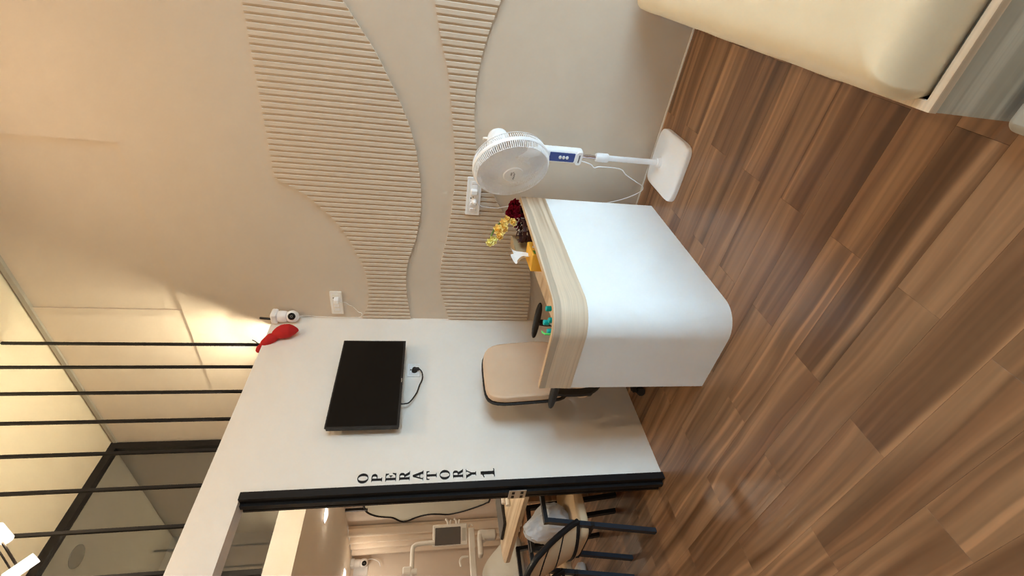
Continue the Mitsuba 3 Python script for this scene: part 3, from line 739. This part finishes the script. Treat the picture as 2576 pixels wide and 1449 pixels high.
part(k, 'carton', R_(box(-.05, .05, -.085, .085, 0, .128, .003)), 'mat_yellow_card', smooth=False)
part(k, 'printed_label', R_(box(.0495, .0512, -.07, -.03, .075, .118)), 'mat_green_card', smooth=False, label='green printed patch')
part(k, 'white_print', R_(lathe([(0, 0), (.018, 0), (.018, .0015), (0, .0015)], 24).apply_transform(trimesh.transformations.rotation_matrix(np.pi / 2, [0, 1, 0])).apply_translation([.0502, .015, .095])), 'mat_white_plastic', smooth=False, label='round white printed patch')
V, F = [], []
nu, nv = 16, 30
for i in range(nu):
    u = i / (nu - 1)
    for j in range(nv):
        t = j / (nv - 1) - .5
        w = .028 + .066 * u ** .5
        top = .018 * math.cos(t * 9 + .6) * u + .02 * (t > 0) * t * u
        V.append((.016 * math.sin(t * 11 + u * 2.2) * (.35 + u) + .012 * u * math.sin(5 * u + 3 * t), .020 - .020 * u + t * 2 * w * .62, .122 + .094 * u + top))
for i in range(nu - 1):
    for j in range(nv - 1):
        q = i * nv + j
        F += [[q, q + 1, q + nv + 1], [q, q + nv + 1, q + nv]]
part(k, 'tissue', R_(trimesh.Trimesh(np.array(V), np.array(F), process=False)), 'mat_tissue', smooth=True, label='crumpled white tissue')
for nm, (x, y, z), lab in [('bottle', (1.0, -1.055, .842), 'small bottle with teal cap, alone at the back of the desk corner group'), ('bottle', (.97, -1.125, .862), 'small bottle with teal cap, farther one of the touching pair at the desk corner'), ('bottle', (1.005, -1.148, .848), 'small bottle with teal cap, nearer one of the touching pair at the desk corner'), ('bottle', (.985, -1.205, .862), 'small bottle with teal cap beside the green pump at the desk corner')]:
    k = thing(nm, lab, 'bottle')
    part(k, 'body', lathe([(0, WZ), (.017, WZ), (.018, WZ + .004), (.018, z - .045), (.009, z - .032), (.009, z - .027), (0, z - .027)], 24, (x, y, 0)), 'mat_bottle')
    part(k, 'cap', lathe([(0, z - .028), (.0125, z - .028), (.0135, z - .026), (.0135, z - .003), (.011, z), (0, z)], 24, (x, y, 0)), 'mat_teal', label='teal screw cap')
k = thing('pump_bottle', 'slim clear bottle with bright green pump nozzle at the desk corner', 'bottle')
part(k, 'body', lathe([(0, WZ), (.016, WZ), (.016, WZ + .075), (.008, WZ + .09), (.008, WZ + .105), (0, WZ + .105)], 24, (1.0, -1.24, 0)), 'mat_bottle')
part(k, 'pump_nozzle', cat_([cyl((1.0, -1.24, WZ + .10), (1.0, -1.24, .882), .005, 12), tube([(1.0, -1.24, .878), (.995, -1.225, .888), (.985, -1.205, .886)], .004, 8, 5)]), 'mat_pump_green', label='green nozzle')

# ------------------------------------------------------------------ bench with mattress, lower right of the upright view
k = thing('day_bench', 'low bench with beige padded mattress in a pale wood tray frame', 'bench')
bx0, bx1, by0, by1, RZ = 2.212, 3.0, -1.752, -.02, .25
part(k, 'front_panel', box(bx0 + .002, bx1, by0 + .002, by0 + .022, 0, RZ - .022), 'mat_grey_laminate', smooth=False, label='grey wood-grain panel')
part(k, 'side_panel', box(bx0 + .002, bx0 + .022, by0 + .022, by1, 0, RZ - .022), 'mat_grey_laminate', smooth=False)
rim = sbox(bx0, by0, bx1, by1).difference(sbox(bx0 + .022, by0 + .022, bx1 - .02, by1 - .02))
part(k, 'wood_rim', move(trimesh.creation.extrude_polygon(rim, .022), 0, 0, RZ - .022), 'mat_wood_flat', smooth=False, label='pale wood rim')
part(k, 'tray', box(bx0 + .022, bx1, by0 + .022, by1, RZ - .05, RZ - .03), 'mat_black_plastic', smooth=False)
import meshkit
def mattress(x0, x1, y0, y1, prof, rc):
    cx, cy, hx, hy = (x0 + x1) / 2, (y0 + y1) / 2, (x1 - x0) / 2, (y1 - y0) / 2
    def ring(ins, z):
        a, b, r = hx - ins, hy - ins, max(rc - ins * .5, .012)
        p = []
        for q, (sx_, sy_) in enumerate(((1, 1), (-1, 1), (-1, -1), (1, -1))):
            for t in np.linspace(0, np.pi / 2, 9):
                an = q * np.pi / 2 + t
                p.append((cx + sx_ * (a - r) + r * math.cos(an), cy + sy_ * (b - r) + r * math.sin(an), z))
            nx = ((-1, 1), (-1, -1), (1, -1), (1, 1))[q]
            e0 = np.array(p[-1]); an = (q + 1) * np.pi / 2
            e1 = np.array((cx + nx[0] * (a - r) + r * math.cos(an), cy + nx[1] * (b - r) + r * math.sin(an), z))
            for t in np.linspace(0, 1, 26)[1:-1]:
                p.append(tuple(e0 + (e1 - e0) * t))
        return p
    V = []
    for ins, z in prof: V += ring(ins, z)
    n = len(V) // len(prof); V += [(cx, cy, prof[0][1]), (cx, cy, prof[-1][1])]
    F = []
    for i in range(len(prof) - 1):
        for j in range(n):
            j2 = (j + 1) % n
            F += [[i * n + j, i * n + j2, (i + 1) * n + j2], [i * n + j, (i + 1) * n + j2, (i + 1) * n + j]]
    for j in range(n):
        j2 = (j + 1) % n
        F += [[len(V) - 2, j2, j], [len(V) - 1, (len(prof) - 1) * n + j, (len(prof) - 1) * n + j2]]
    return trimesh.Trimesh(np.array(V), np.array(F), process=False)
zb = RZ - .028
cu = mattress(bx0 + .010, bx1 - .01, by0 + .027, by1 - .005, [(.016, zb), (.010, zb + .02), (.003, zb + .05), (0, zb + .08), (.003, zb + .11), (.011, zb + .14), (.024, zb + .160), (.040, zb + .172), (.062, zb + .179), (.10, zb + .183), (.18, zb + .184), (.31, zb + .184)], .03)
v = np.array(cu.vertices); top_ = np.clip((v[:, 2] - zb - .10) / .08, 0, 1)
v[:, 2] += (meshkit.fbm(v * np.array([6, 8, 3]), 3, 11) - .5) * .010 * top_
v[:, 0] += (meshkit.fbm(v * np.array([3, 7, 9]), 3, 5) - .5) * .010
cu.vertices = v
mt = part(k, 'mattress', cu, 'mat_cushion', smooth=True)
part(mt, 'corner_fold', tube([(bx0 + .016, by0 + .16, zb + .10), (bx0 + .02, by0 + .12, zb + .112), (bx0 + .03, by0 + .09, zb + .125)], .004, 8, 4), 'mat_cushion')
single('grey_pad', rbox((.5, .22, .055), .026, 6, (2.45, -1.885, .028)), 'mat_grey_paint', 'grey rounded pad on the floor along the bench front', 'floor pad')

# ------------------------------------------------------------------ chandelier in the upper left of the upright view
k = thing('chandelier', 'lamp of glowing tubes on thin dark rods hanging before the black bars', 'ceiling lamp')
def emit(radiance, col=(1.0, .72, .44)):
    return {'type': 'area', 'radiance': {'type': 'rgb', 'value': [radiance * c for c in col]}}
hub = np.array([.30, -1.95, 3.15])
part(k, 'stem', cyl(hub, (hub[0], hub[1], CZ), .008, 12), 'mat_black_metal')
part(k, 'hub', sphere(hub, .03), 'mat_black_metal', smooth=True)
tips = [((.30, -1.64, 3.065), (.30, -1.69, 3.00)), ((.30, -1.835, 2.915), (.30, -1.765, 2.858)), ((.45, -2.10, 3.04), (.48, -2.17, 2.98))]
for a, b in tips:
    a, b = np.array(a), np.array(b)
    part(k, 'rod', cyl(hub, (a + b) / 2 + (a - b) * .4, .005, 8), 'mat_black_metal')
    part(k, 'glowing_tube', tube([a, a * .75 + b * .25, a * .25 + b * .75, b], .021, 14, 4, scale=None), 'mat_white_plastic', emitter=emit(CHANDELIER))
part(k, 'twin_rods', cat_([tube([(.30, -1.69, 3.02), (.30, -1.80, 2.895)], .0045, 8), tube([(.30, -1.705, 3.03), (.30, -1.81, 2.91)], .003, 8)]), 'mat_black_metal')

# ------------------------------------------------------------------ recessed lights
def downlight(x, y, z, r, rad, label, cat='ceiling light', group=None, col=(1.0, .86, .68)):
    k = thing('ceiling_light', label, cat, group)
    part(k, 'frame', lathe([(r, z - .001), (r + .014, z - .004), (r + .014, z - .0005), (r, z - .0005), (r, z - .001)], 32, (x, y, 0)), 'mat_white_plastic')
    d = lathe([(0, z - .022), (r * .45, z - .020), (r * .85, z - .012), (r, z - .002), (0, z - .002)], 32, (x, y, 0))
    part(k, 'diffuser', d, 'mat_white_plastic', smooth=False, emitter=emit(rad, col))
downlight(-2.335, -.315, 2.352, .065, DOWNLIGHT, 'round recessed light in the operatory ceiling, nearer the doorway')
downlight(-4.19, -.15, 2.352, .065, DOWNLIGHT, 'round recessed light in the operatory ceiling, near the far corner camera')
for x, y, w_ in ((-2.8, -1.9, 'over the dental chair'),):
    downlight(x, y, 2.352, .065, DOWNLIGHT, 'round recessed light in the operatory ceiling ' + w_)
for x, y, w_ in ((1.55, -1.1, 'above the desk'), (3.0, -1.7, 'above the bench')):
    downlight(x, y, CZ, .09, ROOM_FILL, 'added unseen round recessed light in the high ceiling ' + w_, col=(1.0, .74, .48))  # out-of-view lamps added to brighten the upper walls
# wall lamp and an added tube on the operatory side, below the partition top
WALL_LAMP = 50.0
yy = -.28
k = thing('wall_lamp', 'small uplight on the operatory side of the partition near the corner', 'wall lamp')
part(k, 'shade', cat_([box(-.16, -.1, yy - .08, yy + .08, 2.40, 2.41), box(-.165, -.16, yy - .08, yy + .08, 2.40, 2.46), box(-.16, -.1, yy - .085, yy - .08, 2.40, 2.46), box(-.16, -.1, yy + .08, yy + .085, 2.40, 2.46)]), 'mat_white_plastic', smooth=False)
part(k, 'diffuser', box(-.155, -.105, yy - .075, yy + .075, 2.42, 2.43), 'mat_white_plastic', smooth=False, emitter=emit(WALL_LAMP, (1, .92, .66)))
k = thing('added_tube_lamp', 'added unseen tube light on the operatory side of the partition near the doorway', 'wall lamp')  # hidden tube added to brighten the front edge of the low ceiling
part(k, 'bracket', box(-.125, -.1, -1.26, -.74, 2.39, 2.43), 'mat_white_plastic', smooth=False)
part(k, 'glowing_tube', cyl((-.15, -1.22, 2.41), (-.15, -.78, 2.41), .016, 16), 'mat_white_plastic', emitter=emit(WALL_LAMP * .32, (1, .88, .66)))

# ------------------------------------------------------------------ operatory furniture
k = thing('consulting_table', 'light wood table with rounded end seen through the doorway', 'table')
tp = unary_union([sbox(-1.42, -1.235, -.16, -.36), sbox(-1.60, -1.055, -.16, -.36), Point(-1.42, -1.055).buffer(.18, quad_segs=12)])
part(k, 'tabletop', move(trimesh.creation.extrude_polygon(tp, .03), 0, 0, .72), 'mat_wood_flat', smooth=30)
part(k, 'panel_leg', box(-.22, -.19, -1.05, -.40, 0, .72), 'mat_wood_light', smooth=False)
part(k, 'panel_leg', box(-1.30, -1.27, -.85, -.40, 0, .72), 'mat_wood_light', smooth=False)
part(k, 'modesty_panel', box(-1.27, -.22, -.44, -.42, .25, .72), 'mat_wood_light', smooth=False)
k = thing('laptop', 'closed dark grey laptop on the operatory table', 'laptop')
L_ = lambda m: move(rotz(m, .10), -1.36, -.88, .75)
part(k, 'base', L_(box(-.115, .115, -.17, .17, .002, .018, .004)), 'mat_black_plastic', smooth=False)
part(k, 'lid', L_(box(-.115, .115, -.17, .17, .019, .027, .003)), 'mat_laptop', smooth=False)
for x, y, lab in ((-1.16, -.86, 'white tapered plastic piece lying on the table beside the laptop'), (-.98, -.97, 'white tapered plastic piece lying near the front edge of the table')):
    m = rot(lathe([(0, -.07), (.006, -.07), (.016, 0), (.017, .05), (0, .052)], 20), np.pi / 2, [1, 0, 0])
    single('plastic_piece', move(m, x, y, .768), 'mat_white_plastic', lab, 'dental item')

def armchair(lab, fr, fl, rr_, rl):
    """feet: front right, front left, rear right, rear left (right is towards the doorway); the chair faces the table (+y)"""
    k = thing('armchair', lab, 'chair')
    w, zt = .026, .672
    tops = []
    for (x, y), d in ((fr, -.075), (fl, -.075), (rr_, .09), (rl, .09)):
        t = (x + (.03 if (x, y) in (rr_, fr) else .03), y + d, zt); tops.append(t)
        part(k, 'leg', sqtube([(x, y, 0), t], w, .034), 'mat_blue_black', smooth=False)
    for a, b in ((2, 0), (3, 1)):
        part(k, 'arm', sqtube([(tops[a][0], tops[a][1] - .015, zt + .011), (tops[b][0], tops[b][1] + .015, zt + .011)], .034, .024), 'mat_black_metal', smooth=False)
    x0, x1 = (tops[1][0] + tops[3][0]) / 2, (tops[0][0] + tops[2][0]) / 2
    yf, yr = (tops[0][1] + tops[1][1]) / 2, (tops[2][1] + tops[3][1]) / 2
    part(k, 'front_rail', tube([(x0, yf + .055, .40), (x0 + .06, yf + .085, .405), (x1 - .06, yf + .085, .405), (x1, yf + .055, .40)], .014, 8, 4), 'mat_black_metal', smooth=False)
    part(k, 'rear_rail', sqtube([(x0, yr - .055, .40), (x1, yr - .055, .40)], .022), 'mat_black_metal', smooth=False)
    xc, hw = (x0 + x1) / 2, (x1 - x0) / 2
    s = superell((2 * hw - .03, abs(yf - yr) + .21, .075), 5, 22)
    part(k, 'seat', move(s, xc, (yf + yr) / 2 + .01, .44), 'mat_tan_light')
    yb = yr - .09
    def arcp(t, u, off=0.0):
        a = (t - .5) * 2 * 1.02
        rad = hw + .02 + off
        lean = .14 * u + .05 * u * u
        return np.array([xc + rad * math.sin(a) * (1 + .06 * u), yb + .16 - lean - rad * .78 * math.cos(a), .49 + .37 * u * (1 - .22 * (abs(t - .5) * 2) ** 2.4)])
    n1, n2 = 24, 10
    V, F = [], []
    for sgn, off in ((0, -.02), (1, .02)):
        for i in range(n1 + 1):
            for j in range(n2 + 1):
                V.append(arcp(i / n1, j / n2, off))
    N = (n1 + 1) * (n2 + 1)
    for i in range(n1):
        for j in range(n2):
            q = i * (n2 + 1) + j
            F += [[q, q + 1, q + n2 + 2], [q, q + n2 + 2, q + n2 + 1], [N + q, N + q + n2 + 2, N + q + 1], [N + q, N + q + n2 + 1, N + q + n2 + 2]]
    def stitch(idx):
        for a_, b_ in zip(idx[:-1], idx[1:]):
            F.extend([[a_, b_, N + b_], [a_, N + b_, N + a_]])
    stitch([i * (n2 + 1) for i in range(n1 + 1)]); stitch([i * (n2 + 1) + n2 for i in range(n1 + 1)][::-1])
    stitch(list(range(n2 + 1))[::-1]); stitch([n1 * (n2 + 1) + j for j in range(n2 + 1)])
    bk = part(k, 'backrest', trimesh.Trimesh(np.array(V), np.array(F), process=False), 'mat_tan_light', smooth=40)
    edge = [arcp(0, u, .018) for u in np.linspace(0, 1, 8)] + [arcp(t, 1, .018) for t in np.linspace(.05, .95, 20)] + [arcp(1, u, .018) for u in np.linspace(1, 0, 8)]
    part(bk, 'rim', tube(edge, .017, 10), 'mat_black_metal')
    part(bk, 'lower_rim', tube([arcp(t, 0, .018) for t in np.linspace(0, 1, 24)], .013, 8), 'mat_black_metal')
    for u in (.34, .66):
        part(bk, 'seam', tube([arcp(t, u, .021) for t in np.linspace(.04, .96, 22)], .004, 6), 'mat_black_metal')
    return k
armchair('black framed armchair with tan seat holding a white plastic bag', (-.31, -1.13), (-.736, -1.112), (-.332, -1.563), (-.785, -1.53))
armchair('black framed tan armchair beyond the one holding the plastic bag', (-.83, -1.183), (-1.279, -1.15), (-.85, -1.625), (-1.30, -1.60))
m = trimesh.creation.icosphere(subdivisions=5, radius=1.0); v = np.array(m.vertices)
v = np.sign(v) * np.abs(v) ** .85
v *= np.array([.135, .115, .135])
nz = meshkit.fbm(v * 10, 4, 21) - .5
rid = np.abs(meshkit.noise(v * np.array([18, 18, 9]), 4) - .5) + .6 * np.abs(meshkit.noise(v * np.array([34, 34, 14]), 9) - .5)
v *= (1 + .42 * nz - .26 * rid)[:, None]
up = np.clip(v[:, 2] - .05, 0, 1)
v[:, :2] *= (1 - 2.2 * up)[:, None]
v[:, 1] -= .35 * up
v[:, 2] = np.maximum(v[:, 2] + .45 * up, -.112)
m.vertices = v
single('plastic_bag', move(m, -.545, -1.37, .592), 'mat_bag', 'crumpled translucent white plastic bag on the nearer armchair seat', 'bag', smooth=True)

# curtain on the back wall of the operatory
k = thing('curtain', 'pale beige curtain hanging in folds in the operatory', 'curtain')
xs = np.linspace(-4.67, -3.86, 120); zs = np.linspace(.03, 2.335, 10)
V, F = [], []
for x in xs:
    for z in zs:
        ph = (x + 4.67) / .81 * 4.5 * 2 * np.pi
        V.append((x, .265 + .05 * math.sin(ph + .4 * math.sin(ph)) + .008 * math.sin(2.3 * ph + z), z))
n2 = len(zs)
for i in range(len(xs) - 1):
    for j in range(n2 - 1):
        q = i * n2 + j
        F += [[q, q + n2, q + n2 + 1], [q, q + n2 + 1, q + 1]]
part(k, 'cloth', trimesh.Trimesh(np.array(V), np.array(F), process=False), 'mat_curtain', smooth=True)
part(k, 'rod', cyl((-4.70, .275, 2.34), (-3.80, .275, 2.34), .008, 12), 'mat_white_plastic')
# wavy wall mirror
k = thing('wavy_mirror', 'tall pale wavy mirror in thin black outline on the operatory wall', 'mirror')
ml = [(-3.44, 2.12), (-3.56, 2.09), (-3.66, 2.0), (-3.71, 1.88), (-3.74, 1.78), (-3.85, 1.67), (-3.84, 1.58), (-3.76, 1.46), (-3.71, 1.32), (-3.72, 1.18), (-3.74, 1.05), (-3.68, .86), (-3.58, .68), (-3.50, .57), (-3.42, .53)]
ml2 = [(-2.95, .53), (-2.85, .7), (-2.8, 1.0), (-2.88, 1.3), (-2.8, 1.6), (-2.82, 1.9), (-2.95, 2.12)]
loop = spline([(a, 0, b) for a, b in ml + ml2 + ml[:1]], 5)[:-1]
poly = Polygon([(p[0], p[2]) for p in loop]).buffer(0)
part(k, 'glass', on_back_wall(extrude(poly, .012), 0, 0, .328), 'mat_mirror_pale', smooth=30)
part(k, 'outline', tube(np.array([(p[0], .315, p[2]) for p in loop]), .012, 8, closed=True), 'mat_black_metal')
part(k, 'hanger', box(-3.50, -3.47, .30, .33, 2.08, 2.35), 'mat_black_metal', smooth=False)
# second camera
k = thing('security_camera', 'white camera on the far operatory wall below the ceiling', 'camera')
wall_camera(k, (-4.66, .17, 2.325), (.85, -.5, -.25), 1.25)
part(k, 'back_plate', box(-4.75, -4.735, .03, .20, 2.12, 2.31, .003), 'mat_white_plastic', smooth=False)
part(k, 'cable', tube([(-4.70, .20, 2.2), (-4.68, .22, 2.08), (-4.69, .18, 1.98), (-4.70, .12, 1.95)], .006, 6, 6), 'mat_white_plastic')

# dental unit: arm, monitor, instrument bar
k = thing('dental_unit', 'white dental unit with jointed arm and grey screen', 'dental unit')
X = -2.6
part(k, 'arm', cat_([tube([(X, -1.55, 1.49), (X, -.80, 1.49), (X, -.60, 1.49), (X, -.555, 1.47), (X, -.54, 1.42), (X, -.535, 1.27)], .022, 14, 5)]), 'mat_dental_white')
part(k, 'joint', cat_([rbox((.07, .075, .09), .02, 4, (X, -.79, 1.535)), cyl((X, -.80, 1.44), (X, -.80, 1.56), .03, 18)]), 'mat_dental_white', smooth=50)
part(k, 'column', cyl((X, -1.55, 0), (X, -1.55, 1.52), .045, 24), 'mat_dental_white')
mb = lambda m: move(rotz(m, math.radians(-32)), X, -.47, 0)
mo = part(k, 'monitor', mb(rbox((.06, .20, .36), .014, 4, (0, 0, 1.11))), 'mat_dental_white', smooth=50)
part(mo, 'screen', mb(box(.0295, .032, -.088, .075, 1.00, 1.265)), 'mat_screen_grey', smooth=False, label='dark grey screen')
part(mo, 'keypad', mb(box(.0295, .031, -.06, .06, .945, .985)), 'mat_dental_grey', smooth=False)
for z in (1.13, 1.04):
    part(mo, 'handpiece_hook', mb(cat_([tube([(0, .10, z), (0, .135, z + .01), (0, .15, z + .03)], .012, 10, 4), tube([(0, .10, z - .02), (0, .14, z - .03)], .010, 10)])), 'mat_dental_white')
bar = part(k, 'instrument_bar', cat_([rbox((.055, .62, .062), .012, 4, (X, -.73, .885))]), 'mat_dental_white', smooth=50)
part(bar, 'end_ring', tube([(X, -.40 + .0, .885 + .02), (X, -.38, .90), (X, -.375, .88), (X, -.395, .865)], .007, 8, 4), 'mat_dental_white')
part(k, 'hook', tube([(X, -.70, .93), (X, -.70, .99), (X, -.735, 1.015), (X, -.785, 1.005)], .011, 10, 5), 'mat_dental_white')
part(k, 'lower_block', cat_([cyl((X, -.45, .78), (X, -.56, .77), .035, 20), rbox((.09, .10, .2), .03, 4, (X, -.50, .72)), rbox((.1, .22, .05), .02, 4, (X, -.60, .80))]), 'mat_dental_white', smooth=50)
k = thing('dental_chair', 'grey upholstered dental chair behind the light wood table', 'dental chair')
cb_ = superell((.85, .52, .12), 4, 24)
part(k, 'backrest', move(rot(cb_, .28, [0, 1, 0]), -2.25, -1.05, .66), 'mat_dental_grey')
part(k, 'seat', move(superell((.62, .54, .13), 4, 22), -1.75, -1.75, .50), 'mat_tan_light')
part(k, 'back_support', move(rot(rbox((.7, .34, .05), .02, 4), .28, [0, 1, 0]), -2.25, -1.05, .585), 'mat_dental_white', smooth=50)
part(k, 'base', cat_([rbox((.5, .4, .08), .03, 4, (-2.0, -1.35, .04)), rbox((.25, .22, .42), .04, 4, (-2.0, -1.3, .28))]), 'mat_dental_white', smooth=50)
